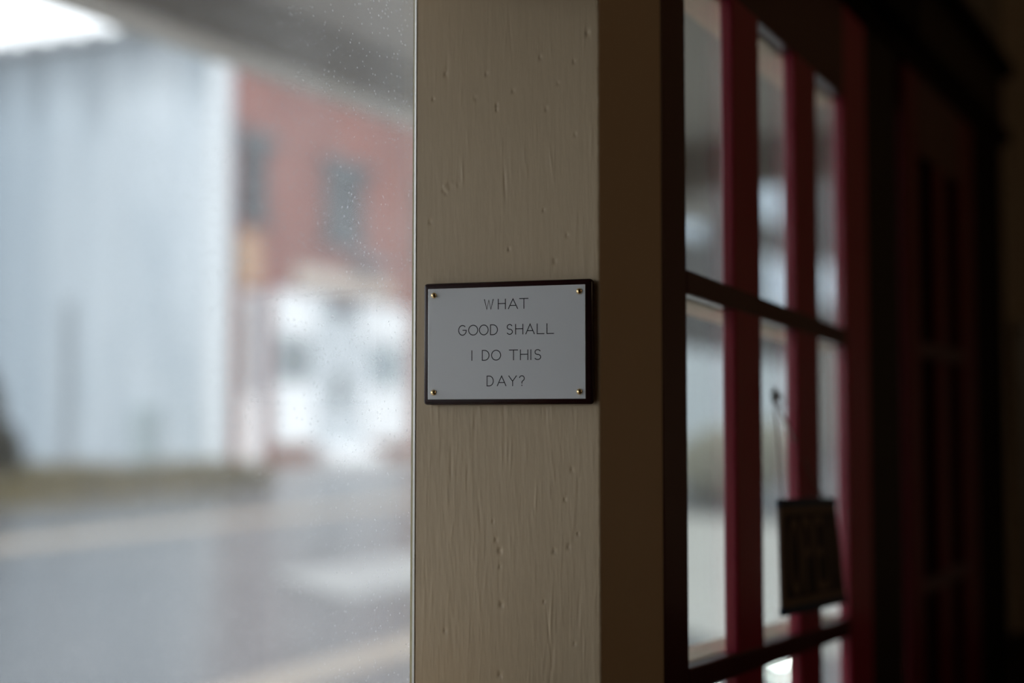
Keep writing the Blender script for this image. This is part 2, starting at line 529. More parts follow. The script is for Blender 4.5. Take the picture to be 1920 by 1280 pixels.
# ================================================================== the red glazed doors
def build_door(name, label, sag, cols, rows, zb, zt, pane_mat, rail_h, red, strip=False):
    """cols: list of (start, end) of the uprights along the wall, rows: rail centres"""
    root = structure(empty(name, (FX, Y0, 0)), label, 'door')
    T = 0.013

    def warp(x, y, z):
        return (x, y, z - sag * (y - cols[0][0]))
    for i, (a, b) in enumerate(cols):
        nm = 'stile' if i in (0, len(cols) - 1) else 'muntin'
        box(nm, M['red_shaded'] if (i == 0 and strip) else red, -T, 0, a, b, zb, zt, root, 0.0025, 2, warp)
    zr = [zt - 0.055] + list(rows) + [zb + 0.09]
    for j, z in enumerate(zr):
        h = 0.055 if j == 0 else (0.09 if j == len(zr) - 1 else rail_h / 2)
        box('rail', M['red_shaded'], -T + 0.001, 0.0006, cols[0][1] - 0.001, cols[-1][0] + 0.001, z - h, z + h, root, 0.002, 2, warp)
        if strip:      # the street side of the door is painted tan
            o = box('outer_rail', M['tan_strip'], -T - 0.042, -T - 0.0033, cols[0][1] - 0.03, cols[-1][0] + 0.03, z - h, z + h, root, 0.002, 2, warp)
            o['label'] = 'tan painted street side of the rail'
    edges = [zr[0] - 0.055] + list(rows) + [zr[-1] + 0.09]
    for i in range(len(cols) - 1):
        for j in range(len(edges) - 1):
            hi = edges[j] - (0 if j == 0 else rail_h / 2)
            lo = edges[j + 1] + (0 if j == len(edges) - 2 else rail_h / 2)
            box('pane', pane_mat, -T - 0.003, -T, cols[i][1] - 0.004, cols[i + 1][0] + 0.004, lo - 0.004, hi + 0.004, root, 0, 2, warp)
    return root


RAIL = 0.0200
d1 = build_door('door_1', 'red glazed door with the OPEN sign, beside the beige post', 0.041,
                [(0.001, 0.055), (0.172, 0.246), (0.358, 0.436), (0.545, 0.648)],
                [1.615, 1.2965, 0.978, 0.659], 0.10, 1.995, M['door_glass'], RAIL, M['red'], True)
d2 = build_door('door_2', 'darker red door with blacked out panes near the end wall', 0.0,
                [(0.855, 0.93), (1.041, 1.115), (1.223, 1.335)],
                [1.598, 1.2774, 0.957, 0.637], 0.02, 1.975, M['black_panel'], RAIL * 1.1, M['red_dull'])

# ================================================================== plaque
LP = Vector((-0.5504, 0.8848, 0)); fdv = Vector((0.98529, 0.17089, 0)); nfv = Vector((0.17089, -0.98529, 0))
PC = LP + fdv * 0.07242 + Vector((0, 0, 1.556)) + nfv * 0.0004
plaque = tag(empty('plaque', PC), 'small white motto plaque with maroon wooden backing, on the beige post', 'plaque')
plaque.matrix_world = Matrix(((fdv.x, 0, nfv.x, PC.x), (fdv.y, 0, nfv.y, PC.y), (0, 1, 0, PC.z), (0, 0, 0, 1)))
# local axes: x right, y up, z out of the post
box('backing_board', M['maroon'], -0.0634, 0.0634, -0.0440, 0.0440, 0.0, 0.0072, plaque, 0.0026, 4, None, True)
plate = box('plate', M['enamel'], -0.0593, 0.0586, -0.0401, 0.0398, 0.0070, 0.0082, plaque, 0.0002, 1)
plate['label'] = 'glossy white plate with four lines of thin black capitals'
for sx in (-0.0548, 0.0542):
    for sy in (-0.0352, 0.0350):
        s = lathe('brass_pin', [(0, 0.0), (0.00215, 0.0), (0.00215, 0.0004), (0.0019, 0.0011), (0.00135, 0.0017), (0.0007, 0.00205), (0, 0.0021)], M['brass'], plaque, 18)
        s.location = (sx, sy, 0.0082)


# ---- single stroke capitals: every glyph is a set of polylines in a unit box
def arc(cx, cy, rx, ry, a0, a1, n=18):
    return [(cx + rx * math.cos(math.radians(a0 + (a1 - a0) * i / n)), cy + ry * math.sin(math.radians(a0 + (a1 - a0) * i / n))) for i in range(n + 1)]


GLYPH = {
    'W': [[(0, 1), (0.27, 0), (0.5, 0.92), (0.73, 0), (1, 1)]],
    'H': [[(0, 0), (0, 1)], [(1, 0), (1, 1)], [(0, 0.55), (1, 0.55)]],
    'A': [[(0, 0), (0.5, 1), (1, 0)], [(0.17, 0.33), (0.83, 0.33)]],
    'T': [[(0, 1), (1, 1)], [(0.5, 1), (0.5, 0)]],
    'G': [arc(0.5, 0.5, 0.5, 0.5, 48, 360, 26) + [(0.55, 0.5)]],
    'O': [arc(0.5, 0.5, 0.5, 0.5, 0, 360, 32)],
    'D': [[(0, 0), (0, 1), (0.35, 1)] + arc(0.35, 0.5, 0.65, 0.5, 90, -90, 18) + [(0, 0)]],
    'S': [arc(0.5, 0.755, 0.42, 0.245, 25, 270, 16) + arc(0.5, 0.26, 0.48, 0.26, 90, -150, 16)],
    'L': [[(0, 1), (0, 0), (1, 0)]],
    'I': [[(0.5, 0), (0.5, 1)]],
    'Y': [[(0, 1), (0.5, 0.45), (1, 1)], [(0.5, 0.45), (0.5, 0)]],
    '?': [arc(0.5, 0.74, 0.46, 0.26, 165, -60, 16) + [(0.52, 0.40), (0.5, 0.24)], [(0.5, 0.07), (0.5, 0.0)]],
    'P': [[(0, 0), (0, 1), (0.5, 1)] + arc(0.5, 0.76, 0.5, 0.24, 90, -90, 12) + [(0, 0.52)]],
    'E': [[(1, 1), (0, 1), (0, 0), (1, 0)], [(0, 0.52), (0.8, 0.52)]],
    'N': [[(0, 0), (0, 1), (1, 0), (1, 1)]],
}


def stroke_text(name, glyphs, y0, cap, sw, z, th, mat, parent, warp=None):
    """glyphs: (char, x0, x1) in metres; strokes of width sw laid flat on z"""
    bm = bmesh.new()
    for ch, x0, x1 in glyphs:
        for pl in GLYPH[ch]:
            P = [Vector((x0 + (x1 - x0) * a, y0 + cap * b)) for a, b in pl]
            P = [p for i, p in enumerate(P) if i == 0 or (p - P[i - 1]).length > 1e-7]
            closed = (P[0] - P[-1]).length < 1e-6
            if closed:
                P = P[:-1]
            n = len(P)
            lv, rv = [], []
            for i in range(n):
                p = P[i]
                d0 = (p - P[i - 1]) if (i > 0 or closed) else None
                d1 = (P[(i + 1) % n] - p) if (i < n - 1 or closed) else None
                if d0 is None: d0 = d1
                if d1 is None: d1 = d0
                d0 = d0.normalized(); d1 = d1.normalized()
                n0 = Vector((-d0.y, d0.x)); n1 = Vector((-d1.y, d1.x))
                m = (n0 + n1)
                m = n0 if m.length < 1e-4 else m.normalized()
                k = min(1.0 / max(0.3, m.dot(n0)), 2.2) * sw / 2
                q = p.copy()
                if not closed and i == 0: q = p - d1 * sw * 0.4
                if not closed and i == n - 1: q = p + d0 * sw * 0.4
                lv.append(q + m * k); rv.append(q - m * k)
            T = [[bm.verts.new((v.x, v.y, zz)) for v in side] for side in (lv, rv) for zz in (z, z + th)]
            lb, lt, rb, rt = T
            rngi = range(n) if closed else range(n - 1)
            for i in rngi:
                j = (i + 1) % n
                bm.faces.new((lt[i], rt[i], rt[j], lt[j]))
                bm.faces.new((lb[i], lt[i], lt[j], lb[j]))
                bm.faces.new((rt[i], rb[i], rb[j], rt[j]))
    if warp:
        for v in bm.verts:
            v.co = Vector(warp(*v.co))
    bmesh.ops.recalc_face_normals(bm, faces=bm.faces)
    me = bpy.data.meshes.new(name)
    bm.to_mesh(me)
    bm.free()
    return link_mesh(name, me, mat, parent)


MM = 0.001
C0 = 72.42


def glyph_row(items):
    """items in millimetres along the post face"""
    return [(c, (a - C0) * MM, (b - C0) * MM) for c, a, b in items]


row_specs = [
    (glyph_row([('W', 56.4, 63.0), ('H', 66.8, 72.2), ('A', 74.4, 81.3), ('T', 82.8, 89.1)]), 1.5800),
    (glyph_row([('G', 36.8, 42.6), ('O', 44.4, 51.3), ('O', 52.6, 59.2), ('D', 61.0, 66.2), ('S', 73.2, 77.5), ('H', 79.8, 85.2),
                ('A', 87.4, 93.7), ('L', 95.8, 100.9), ('L', 103.0, 108.0)]), 1.5618),
    (glyph_row([('I', 46.4, 47.4), ('D', 54.8, 59.9), ('O', 61.8, 68.6), ('T', 75.1, 81.4), ('H', 83.4, 88.9), ('I', 90.6, 91.6), ('S', 93.8, 98.5)]), 1.5436),
    (glyph_row([('D', 58.4, 63.1), ('A', 66.1, 72.6), ('Y', 74.7, 80.4), ('?', 82.5, 86.4)]), 1.5253),
]
for g, zbase in row_specs:
    stroke_text('lettering', g, zbase - 1.556, 0.0070, 0.00061, 0.00822, 0.00004, M['ink'], plate)

# ================================================================== OPEN sign hanging in the door
SG = (FX + 0.006, Y0 + 0.267, 1.374)
SW_, SH_ = 0.184, 0.106
sign = tag(empty('open_sign', SG), 'small dark OPEN sign with navy edges, hanging by a cord on the red door', 'sign')


def sign_warp(x, y, z):
    """the hung board: twisted a little out from the door, low corner swung in"""
    u = min(1.0, max(0.0, y / SW_)); w = 0.5 - z / SH_
    return (x + 0.002 * u + 0.008 * u * w + 0.002 * w, y, z - 0.038 * y)


def sign_piece(name, mat, y0, y1, z0, z1, x0, x1, n=8):
    bm = bmesh.new()
    for i in range(n):
        a = y0 + (y1 - y0) * i / n; b = y0 + (y1 - y0) * (i + 1) / n
        bm_box(bm, x0, x1, a, b, z0, z1)
    bmesh.ops.remove_doubles(bm, verts=bm.verts, dist=1e-6)
    for v in bm.verts:
        v.co = Vector(sign_warp(*v.co))
    bmesh.ops.recalc_face_normals(bm, faces=bm.faces)
    me = bpy.data.meshes.new(name)
    bm.to_mesh(me)
    bm.free()
    return link_mesh(name, me, mat, sign)


sign_piece('board', M['sign_face'], 0, SW_, -SH_ / 2, SH_ / 2, 0, 0.003)
sign_piece('edge_strip', M['sign_navy'], -0.001, SW_ + 0.001, SH_ / 2 - 0.0065, SH_ / 2 + 0.001, -0.0004, 0.0036)
sign_piece('edge_strip', M['sign_navy'], -0.001, SW_ + 0.001, -SH_ / 2 - 0.001, -SH_ / 2 + 0.0065, -0.0004, 0.0036)
sign_piece('face_panel', M['sign_black'], 0.012, SW_ - 0.008, -SH_ / 2 + 0.014, SH_ / 2 - 0.014, 0.0028, 0.0034)


def text_warp(x, y, z):
    # text is laid out in (x = along the door, y = up, z = out of the board)
    return sign_warp(z, x, y)


stroke_text('lettering', [('O', 0.022, 0.052), ('P', 0.064, 0.089), ('E', 0.101, 0.124), ('N', 0.137, 0.166)],
            -0.032, 0.064, 0.0085, 0.0035, 0.0003, M['sign_face'], sign, text_warp)
# cord from the hook on the glass to both upper corners
HK = Vector((-0.0125 - 0.006, 0.3215 - 0.267, 1.525 - SG[2]))
for ye, xe in ((0.012, 0.0045), (SW_ - 0.036, 0.0062)):
    top = Vector(sign_warp(0.0015, ye, SH_ / 2))
    pts = [HK + (top - HK) * (i / 8) + Vector((0, 0, -0.004 * math.sin(math.pi * i / 8))) for i in range(9)]
    tube('cord', pts, 0.0011, M['cord'], sign, 8)
hook = tag(empty('window_hook', (FX - 0.013, Y0 + 0.3215, 1.525)), 'grey suction hook on the door glass, holding the sign cord', 'hook')
cup = lathe('suction_cup', [(0, 0.0), (0.0085, 0.0), (0.0085, 0.0008), (0.006, 0.0025), (0.003, 0.0042), (0.0022, 0.007), (0, 0.0075)], M['hook'], hook, 18)
cup.rotation_euler = (0, math.radians(90), 0)
tube('hook_wire', [(0.005, 0, 0.001), (0.009, 0, -0.002), (0.011, 0, -0.006), (0.010, 0, -0.010), (0.007, 0, -0.011)], 0.0008, M['hook'], hook, 6)

# ================================================================== porch outside
porch = structure(empty('porch_roof', (-2.45, 0, 2.5)), 'cream porch roof with boxed beam over the pavement outside', 'porch')
box('ceiling_board', M['porch'], 0.0, 1.79, -9.0, 6.6, 0.15, 0.22, porch)
box('front_beam', M['porch_beam_shaded'], -0.074, 0.06, -9.0, 6.6, 0.0, 0.15, porch, 0.006)
box('beam_soffit', M['soffit_lit'], -0.072, 0.058, -9.0, 6.6, -0.018, 0.0, porch, 0.004)
box('fascia', M['porch'], -0.11, -0.074, -9.0, 6.6, 0.03, 0.34, porch, 0.004)
box('end_beam', M['brown_beam'], 0.06, 1.79, 5.5, 5.65, -0.03, 0.15, porch, 0.006)
structure(box('porch_floor', mat_plain('concrete_walk', (0.42, 0.41, 0.385, 1), rough=0.5, spec=0.4, var=0.15, vscale=1.5, bump=0.1, bscale=30), -3.0, -0.66, -30, 5.9, -0.15, 0.05), 'concrete walk under the porch', 'pavement')
structure(box('wall_outside', M['porch'], -0.66, -0.56, YE + 0.13, 6.4, 0.05, 2.65), 'cream shop front wall past the doors, outside', 'wall')

# ================================================================== street
def gz(x):
    return 0.1 if x > -3 else 0.1 + (-3 - max(x, -11.5)) * 0.056


def make_road():
    m = bpy.data.materials.new('damp_asphalt')
    m.use_nodes = True
    t = NT(m)
    b = t.n['Principled BSDF']
    b.inputs['Specular IOR Level'].default_value = 0.32
    tc = t.add('ShaderNodeTexCoord')
    nz = t.add('ShaderNodeTexNoise', Scale=0.35, Detail=5.0)
    t.link(tc.outputs['Object'], nz.inputs['Vector'])
    mx = t.add('ShaderNodeMix', data_type='RGBA')
    mx.inputs['A'].default_value = (0.045, 0.049, 0.056, 1)
    mx.inputs['B'].default_value = (0.09, 0.093, 0.098, 1)
    t.link(nz.outputs['Fac'], mx.inputs['Factor'])
    t.link(mx.outputs['Result'], b.inputs['Base Color'])
    rr = t.add('ShaderNodeMapRange')
    rr.inputs['To Min'].default_value = 0.16
    rr.inputs['To Max'].default_value = 0.30
    t.link(nz.outputs['Fac'], rr.inputs['Value'])
    t.link(rr.outputs['Result'], b.inputs['Roughness'])
    n2 = t.add('ShaderNodeTexNoise', Scale=60.0, Detail=2.0)
    t.link(tc.outputs['Object'], n2.inputs['Vector'])
    bp = t.add('ShaderNodeBump', Strength=0.15, Distance=0.01)
    t.link(n2.outputs['Fac'], bp.inputs['Height'])
    t.link(bp.outputs['Normal'], b.inputs['Normal'])
    return m


def ground_strip(name, xs, y0f, y1f, lift, mat, parent=None, ny=12, thick=0.02):
    """a strip lying on the sloping street between x values xs, from y0f(x) to y1f(x)"""
    bm = bmesh.new()
    V = {}
    for k, dz in enumerate((lift, lift - thick)):
        for i, x in enumerate(xs):
            for j in range(ny + 1):
                y = y0f(x) + (y1f(x) - y0f(x)) * j / ny
                V[k, i, j] = bm.verts.new((x, y, gz(x) + dz))
    n = len(xs)
    for i in range(n - 1):
        for j in range(ny):
            bm.faces.new((V[0, i, j], V[0, i + 1, j], V[0, i + 1, j + 1], V[0, i, j + 1]))
            bm.faces.new((V[1, i, j], V[1, i, j + 1], V[1, i + 1, j + 1], V[1, i + 1, j]))
    for j in range(ny):
        for i in (0, n - 1):
            bm.faces.new((V[0, i, j], V[0, i, j + 1], V[1, i, j + 1], V[1, i, j]))
    for i in range(n - 1):
        for j in (0, ny):
            bm.faces.new((V[0, i, j], V[0, i + 1, j], V[1, i + 1, j], V[1, i, j]))
    bmesh.ops.recalc_face_normals(bm, faces=bm.faces)
    me = bpy.data.meshes.new(name)
    bm.to_mesh(me)
    bm.free()
    return link_mesh(name, me, mat, parent)


xs = [-3.0, -4, -6, -8, -10, -12, -14, -20, -40, -90]
road = structure(ground_strip('road', xs, lambda x: -120, lambda x: 200, 0.0, make_road(), None, 20, 0.1), 'damp grey street outside the shop', 'road')
structure(ground_strip('road_ahead', [60.0, -3.0], lambda x: 5.9, lambda x: 200, 0.0, road.data.materials[0], None, 6, 0.1), 'grey ground past the end of the porch', 'road')
M['faded_paint'] = mat_plain('faded_yellow_road_paint', (0.25, 0.205, 0.16, 1), rough=0.35, spec=0.4, var=0.2, vscale=3)
M['apron'] = mat_plain('pale_concrete_apron', (0.34, 0.33, 0.305, 1), rough=0.4, spec=0.4, var=0.12, vscale=0.8)
structure(ground_strip('apron', [-6.6, -6, -5, -4, -3.0, -1.0], lambda x: 8.5 if x > -3.5 else 9.0 + 0.5 * (-3.5 - x), lambda x: 17.0, 0.02, M['apron'], None, 8, 0.06), 'pale concrete apron past the end of the porch', 'pavement')


M['patch'] = mat_plain('pale_street_patch', (0.25, 0.252, 0.25, 1), rough=0.4, spec=0.4, var=0.1, vscale=0.8)
structure(ground_strip('pale_patch', [-6.75, -6.2, -5.7], lambda x: 8.3 + 0.5 * (-5.7 - x), lambda x: 12.5, 0.026, M['patch'], None, 6, 0.03), 'pale patch in the street', 'pavement')  # paler tone over this stretch of the street


def road_line(name, a, b, w, mat, label):
    """a painted line lying on the street from a to b (x, y)"""
    a = Vector(a); b = Vector(b)
    d = (b - a).normalized(); nn = Vector((-d.y, d.x)) * w / 2
    bm = bmesh.new()
    top, bot = [], []
    for i in range(13):
        p = a + (b - a) * i / 12
        for s in (1, -1):
            q = p + nn * s
            top.append(bm.verts.new((q.x, q.y, gz(q.x) + 0.006)))
            bot.append(bm.verts.new((q.x, q.y, gz(q.x) + 0.0005)))
    for i in range(12):
        k = 2 * i
        bm.faces.new((top[k], top[k + 1], top[k + 3], top[k + 2]))
        bm.faces.new((top[k], top[k + 2], bot[k + 2], bot[k]))
        bm.faces.new((top[k + 1], bot[k + 1], bot[k + 3], top[k + 3]))
    bm.faces.new((top[0], bot[0], bot[1], top[1]))
    bm.faces.new((top[24], top[25], bot[25], bot[24]))
    bmesh.ops.recalc_face_normals(bm, faces=bm.faces)
    me = bpy.data.meshes.new(name)
    bm.to_mesh(me)
    bm.free()
    return structure(link_mesh(name, me, mat), label, 'road marking')


road_line('road_marking', (-8.35, -10), (-11.2, 40), 0.45, M['faded_paint'], 'faded tan centre line along the street')
road_line('road_marking', (-4.0, -8), (-5.0, 22), 0.30, M['faded_paint'], 'faded line along the near edge of the street')
M['walk'] = mat_plain('far_pavement_concrete', (0.36, 0.34, 0.33, 1), rough=0.6, spec=0.3, var=0.12, vscale=1.5)


def far_x(y):            # kerb line on the other side of the street
    return -13.9 * 1.25 - (y - 16.73 * 1.25) * 0.07


pv = structure(empty('pavement', (0, 0, 0)), 'pavement along the brick building across the street', 'pavement')
for i in range(6):
    y = 20.9 + i * 2.0
    x = far_x(y + 1)
    box('paving_slab', M['walk'], x + 0.02, x + 1.5, y + 0.01, y + 1.99, gz(x + 1.1) - 0.2, gz(x + 1.1) + 0.07, pv, 0.01, 1)

# ================================================================== white building, its side wall towards us
def mat_white_wall():
    m = bpy.data.materials.new('weathered_white_boards')
    m.use_nodes = True
    t = NT(m)
    b = t.n['Principled BSDF']
    b.inputs['Roughness'].default_value = 0.7
    b.inputs['Specular IOR Level'].default_value = 0.2
    tc = t.add('ShaderNodeTexCoord')
    mp = t.add('ShaderNodeMapping')
    mp.inputs['Scale'].default_value = (1, 1, 0.22)
    t.link(tc.outputs['Object'], mp.inputs['Vector'])
    nz = t.add('ShaderNodeTexNoise', Scale=0.9, Detail=5.0, Roughness=0.6)
    t.link(mp.outputs['Vector'], nz.inputs['Vector'])
    cr = t.add('ShaderNodeValToRGB')
    cr.color_ramp.elements[0].position = 0.30
    cr.color_ramp.elements[0].color = (0.33, 0.39, 0.44, 1)
    cr.color_ramp.elements[1].position = 0.62
    cr.color_ramp.elements[1].color = (0.60, 0.645, 0.68, 1)
    t.link(nz.outputs['Fac'], cr.inputs['Fac'])
    # grime and painted shade under the eaves, running down from the roof edge (z is height above the ground)
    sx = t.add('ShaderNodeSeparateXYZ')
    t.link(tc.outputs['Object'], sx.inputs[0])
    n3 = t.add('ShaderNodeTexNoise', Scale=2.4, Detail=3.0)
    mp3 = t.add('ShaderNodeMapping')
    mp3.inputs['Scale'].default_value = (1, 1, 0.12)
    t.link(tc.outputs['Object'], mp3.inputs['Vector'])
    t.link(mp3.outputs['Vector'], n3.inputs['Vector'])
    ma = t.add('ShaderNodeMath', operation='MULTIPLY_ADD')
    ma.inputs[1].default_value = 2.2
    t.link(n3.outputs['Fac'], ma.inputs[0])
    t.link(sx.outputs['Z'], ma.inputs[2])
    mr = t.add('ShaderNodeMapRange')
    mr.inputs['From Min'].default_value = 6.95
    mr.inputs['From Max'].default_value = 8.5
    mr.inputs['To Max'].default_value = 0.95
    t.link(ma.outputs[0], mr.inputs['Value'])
    # shading painted into the colour, darker on the end away from the street
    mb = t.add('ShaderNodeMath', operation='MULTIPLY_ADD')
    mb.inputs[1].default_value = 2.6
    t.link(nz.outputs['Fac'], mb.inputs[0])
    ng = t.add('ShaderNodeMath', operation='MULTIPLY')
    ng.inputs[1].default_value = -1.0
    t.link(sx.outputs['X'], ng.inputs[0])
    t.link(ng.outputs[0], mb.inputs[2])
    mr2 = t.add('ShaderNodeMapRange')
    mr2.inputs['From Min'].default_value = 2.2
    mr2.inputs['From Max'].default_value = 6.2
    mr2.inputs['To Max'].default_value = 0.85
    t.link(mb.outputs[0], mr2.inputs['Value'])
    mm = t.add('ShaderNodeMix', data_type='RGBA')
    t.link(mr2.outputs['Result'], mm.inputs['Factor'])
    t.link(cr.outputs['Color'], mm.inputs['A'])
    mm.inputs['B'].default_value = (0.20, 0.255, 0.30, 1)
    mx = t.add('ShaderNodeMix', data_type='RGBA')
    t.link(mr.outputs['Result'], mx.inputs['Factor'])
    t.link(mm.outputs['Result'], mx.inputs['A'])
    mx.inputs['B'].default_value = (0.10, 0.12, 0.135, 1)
    t.link(mx.outputs['Result'], b.inputs['Base Color'])
    return m


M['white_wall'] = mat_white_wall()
M['white_trim'] = mat_plain('white_corner_paint', (0.66, 0.69, 0.71, 1), rough=0.6, spec=0.2, var=0.05)
M['grey_metal'] = mat_plain('grey_roof_metal', (0.22, 0.24, 0.26, 1), rough=0.5, spec=0.4, var=0.1)
wb = tag(empty('white_building', (-13.9, 16.73, 0.40), math.radians(4)), 'weathered white building with its blank side wall, across the street', 'building')
H = 7.25
# local x: -x runs away from the street along the side wall, +y along the street
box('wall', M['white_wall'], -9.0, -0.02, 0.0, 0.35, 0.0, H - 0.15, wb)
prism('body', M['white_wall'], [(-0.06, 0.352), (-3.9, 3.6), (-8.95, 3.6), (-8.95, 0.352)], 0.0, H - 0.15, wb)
box('corner_board', M['white_trim'], -0.16, 0.02, -0.03, 0.16, 0.0, H - 0.15, wb, 0.01)
roofp = prism('roof', M['grey_metal'], [(0.06, -0.12), (0.03, 0.36), (-3.85, 3.7), (-9.1, 3.7), (-9.1, -0.12)], H - 0.15, H - 0.03, wb)
for k in range(14):
    x = -0.45 - k * 0.62
    box('roof_seam', M['grey_metal'], x - 0.16, x, -0.13, 0.3, H - 0.03, H + 0.05, roofp, 0.01)
for k in range(11):
    x = -0.2 - 0.82 * k
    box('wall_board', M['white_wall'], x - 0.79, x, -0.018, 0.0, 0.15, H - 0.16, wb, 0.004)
box('downspout', M['grey_metal'], -2.86, -2.77, -0.09, -0.02, 0.3, 3.0, wb, 0.02)
box('meter_box', mat_plain('blue_grey_metal', (0.30, 0.36, 0.38, 1), rough=0.5, spec=0.3, var=0.05), -1.45, -1.1, -0.14, -0.02, 0.35, 1.35, wb, 0.02)

# ================================================================== brick building
def mat_brick():
    m = bpy.data.materials.new('red_brick')
    m.use_nodes = True
    t = NT(m)
    b = t.n['Principled BSDF']
    b.inputs['Roughness'].default_value = 0.8
    b.inputs['Specular IOR Level'].default_value = 0.2
    tc = t.add('ShaderNodeTexCoord')
    sp = t.add('ShaderNodeSeparateXYZ')
    t.link(tc.outputs['Object'], sp.inputs[0])
    cb = t.add('ShaderNodeCombineXYZ')
    t.link(sp.outputs['Y'], cb.inputs['X'])
    t.link(sp.outputs['Z'], cb.inputs['Y'])
    br = t.add('ShaderNodeTexBrick', Scale=1.0)
    br.inputs['Color1'].default_value = (0.25, 0.085, 0.070, 1)
    br.inputs['Color2'].default_value = (0.31, 0.12, 0.10, 1)
    br.inputs['Mortar'].default_value = (0.32, 0.22, 0.19, 1)
    br.inputs['Brick Width'].default_value = 0.22
    br.inputs['Row Height'].default_value = 0.075
    br.inputs['Mortar Size'].default_value = 0.008
    t.link(cb.outputs[0], br.inputs['Vector'])
    nz = t.add('ShaderNodeTexNoise', Scale=0.7, Detail=4.0)
    t.link(tc.outputs['Object'], nz.inputs['Vector'])
    mx = t.add('ShaderNodeMix', data_type='RGBA', blend_type='MULTIPLY')
    mx.inputs['Factor'].default_value = 0.6
    cr = t.add('ShaderNodeValToRGB')
    cr.color_ramp.elements[0].position = 0.3
    cr.color_ramp.elements[0].color = (0.55, 0.55, 0.6, 1)
    cr.color_ramp.elements[1].position = 0.65
    t.link(nz.outputs['Fac'], cr.inputs['Fac'])
    t.link(br.outputs['Color'], mx.inputs['A'])
    t.link(cr.outputs['Color'], mx.inputs['B'])
    t.link(mx.outputs['Result'], b.inputs['Base Color'])
    return m


M['brick'] = mat_brick()
M['brick_low'] = mat_plain('brown_brick_panel', (0.19, 0.09, 0.065, 1), rough=0.8, spec=0.2, var=0.15)
M['white_shop'] = mat_plain('white_storefront_paint', (0.86, 0.87, 0.88, 1), rough=0.5, spec=0.3, var=0.03)
M['pale_shop'] = mat_plain('pale_blue_grey_paint', (0.55, 0.59, 0.62, 1), rough=0.5, spec=0.3, var=0.05)
M['tan_panel'] = mat_plain('tan_plywood', (0.50, 0.33, 0.22, 1), rough=0.6, spec=0.2, var=0.1)
M['cream'] = mat_plain('cream_sign_paint', (0.62, 0.54, 0.47, 1), rough=0.6, spec=0.2, var=0.05)
M['dark_pane'] = mat_plain('dark_window_glass', (0.02, 0.03, 0.038, 1), rough=0.12, spec=0.2, var=0.2)
M['grey_pane'] = mat_plain('grey_window_glass', (0.12, 0.15, 0.16, 1), rough=0.2, spec=0.5, var=0.2)
M['blue_pane'] = mat_plain('pale_window_glass', (0.22, 0.28, 0.30, 1), rough=0.2, spec=0.5, var=0.2)
M['orange_brick'] = mat_plain('orange_brick', (0.48, 0.20, 0.11, 1), rough=0.8, spec=0.2, var=0.12)
M['shutter'] = mat_plain('slate_blue_frame', (0.10, 0.12, 0.13, 1), rough=0.6, spec=0.3, var=0.1)

KB = 1.25
bb = tag(empty('brick_building', (-13.9 * KB, 16.73 * KB, 1.5 - 1.5 * KB), math.radians(4)), 'red brick building with white painted ground floor shop, across the street', 'building')
# local y runs along the street; local +x looks at us
BH = 7.2


def bbox(name, mat, x0, x1, y0, y1, z0, z1, parent=None, bevel=0.0):
    k = KB
    return box(name, mat, x0 * k, x1 * k, y0 * k, y1 * k, z0 * k, z1 * k, parent, bevel)

bbox('wall', M['brick'], -6.0, 0.0, 0.45, 8.0, 0.3, BH, bb)
bbox('cornice', M['cream'], -6.1, 0.16, 0.42, 8.05, BH, BH + 0.3, bb, 0.03)


def upper_window(y0, y1, z0, z1):
    f = bbox('window', M['shutter'], 0.0, 0.05, y0, y1, z0, z1, bb, 0.01)
    ym, zm = (y0 + y1) / 2, (z0 + z1) / 2
    for a, b in ((z0 + 0.07, zm - 0.03), (zm + 0.03, z1 - 0.07)):
        bbox('pane', M['dark_pane'], 0.05, 0.058, y0 + 0.07, y1 - 0.07, a, b, f)
    bbox('lintel', M['shutter'], 0.0, 0.09, y0 - 0.12, y1 + 0.30, z1 + 0.01, z1 + 0.20, bb, 0.01)
    bbox('window_sill', M['shutter'], 0.0, 0.10, y0 - 0.06, y1 + 0.08, z0 - 0.10, z0, bb, 0.01)


upper_window(0.55, 1.22, 4.70, 5.85)
upper_window(3.0, 4.25, 4.62, 5.85)
upper_window(6.4, 7.65, 4.62, 5.85)

# side entrance next to the white building
bbox('side_pilaster', M['orange_brick'], 0.0, 0.05, 0.46, 0.56, 0.7, 4.4, bb)
bbox('transom_panel', M['tan_panel'], 0.0, 0.06, 0.46, 1.02, 3.62, 4.42, bb, 0.01)
sd = bbox('side_door', M['pale_shop'], 0.0, 0.05, 0.60, 1.06, 0.80, 3.52, bb, 0.01)
bbox('door_glass', M['grey_pane'], 0.05, 0.056, 0.66, 0.80, 2.0, 3.3, sd)
bbox('kick_panel', M['white_shop'], 0.05, 0.062, 0.62, 1.04, 0.86, 1.86, sd, 0.005)
# white shop
sf = bbox('shop_surround', M['pale_shop'], 0.0, 0.05, 1.42, 5.95, 1.12, 3.62, bb, 0.01)
for y0, y1 in ((1.44, 2.62), (4.22, 5.92)):
    bbox('head_panel', M['white_shop'], 0.05, 0.09, y0, y1, 2.92, 3.56, sf, 0.01)
    bbox('stall_panel', M['white_shop'], 0.05, 0.09, y0, y1, 1.16, 2.10, sf, 0.01)
for y0, y1, mt in ((1.50, 2.50, M['grey_pane']), (4.68, 5.40, M['blue_pane'])):
    w = bbox('shop_window', M['pale_shop'], 0.05, 0.07, y0 - 0.05, y1 + 0.05, 2.13, 2.88, sf, 0.005)
    bbox('shop_pane', mt, 0.052, 0.075, y0, y1, 2.18, 2.82, sf)
dd = bbox('shop_door', M['pale_shop'], 0.05, 0.08, 2.92, 3.92, 1.12, 3.22, sf, 0.01)
bbox('door_pane', M['grey_pane'], 0.08, 0.084, 3.20, 3.68, 1.75, 2.35, sf)
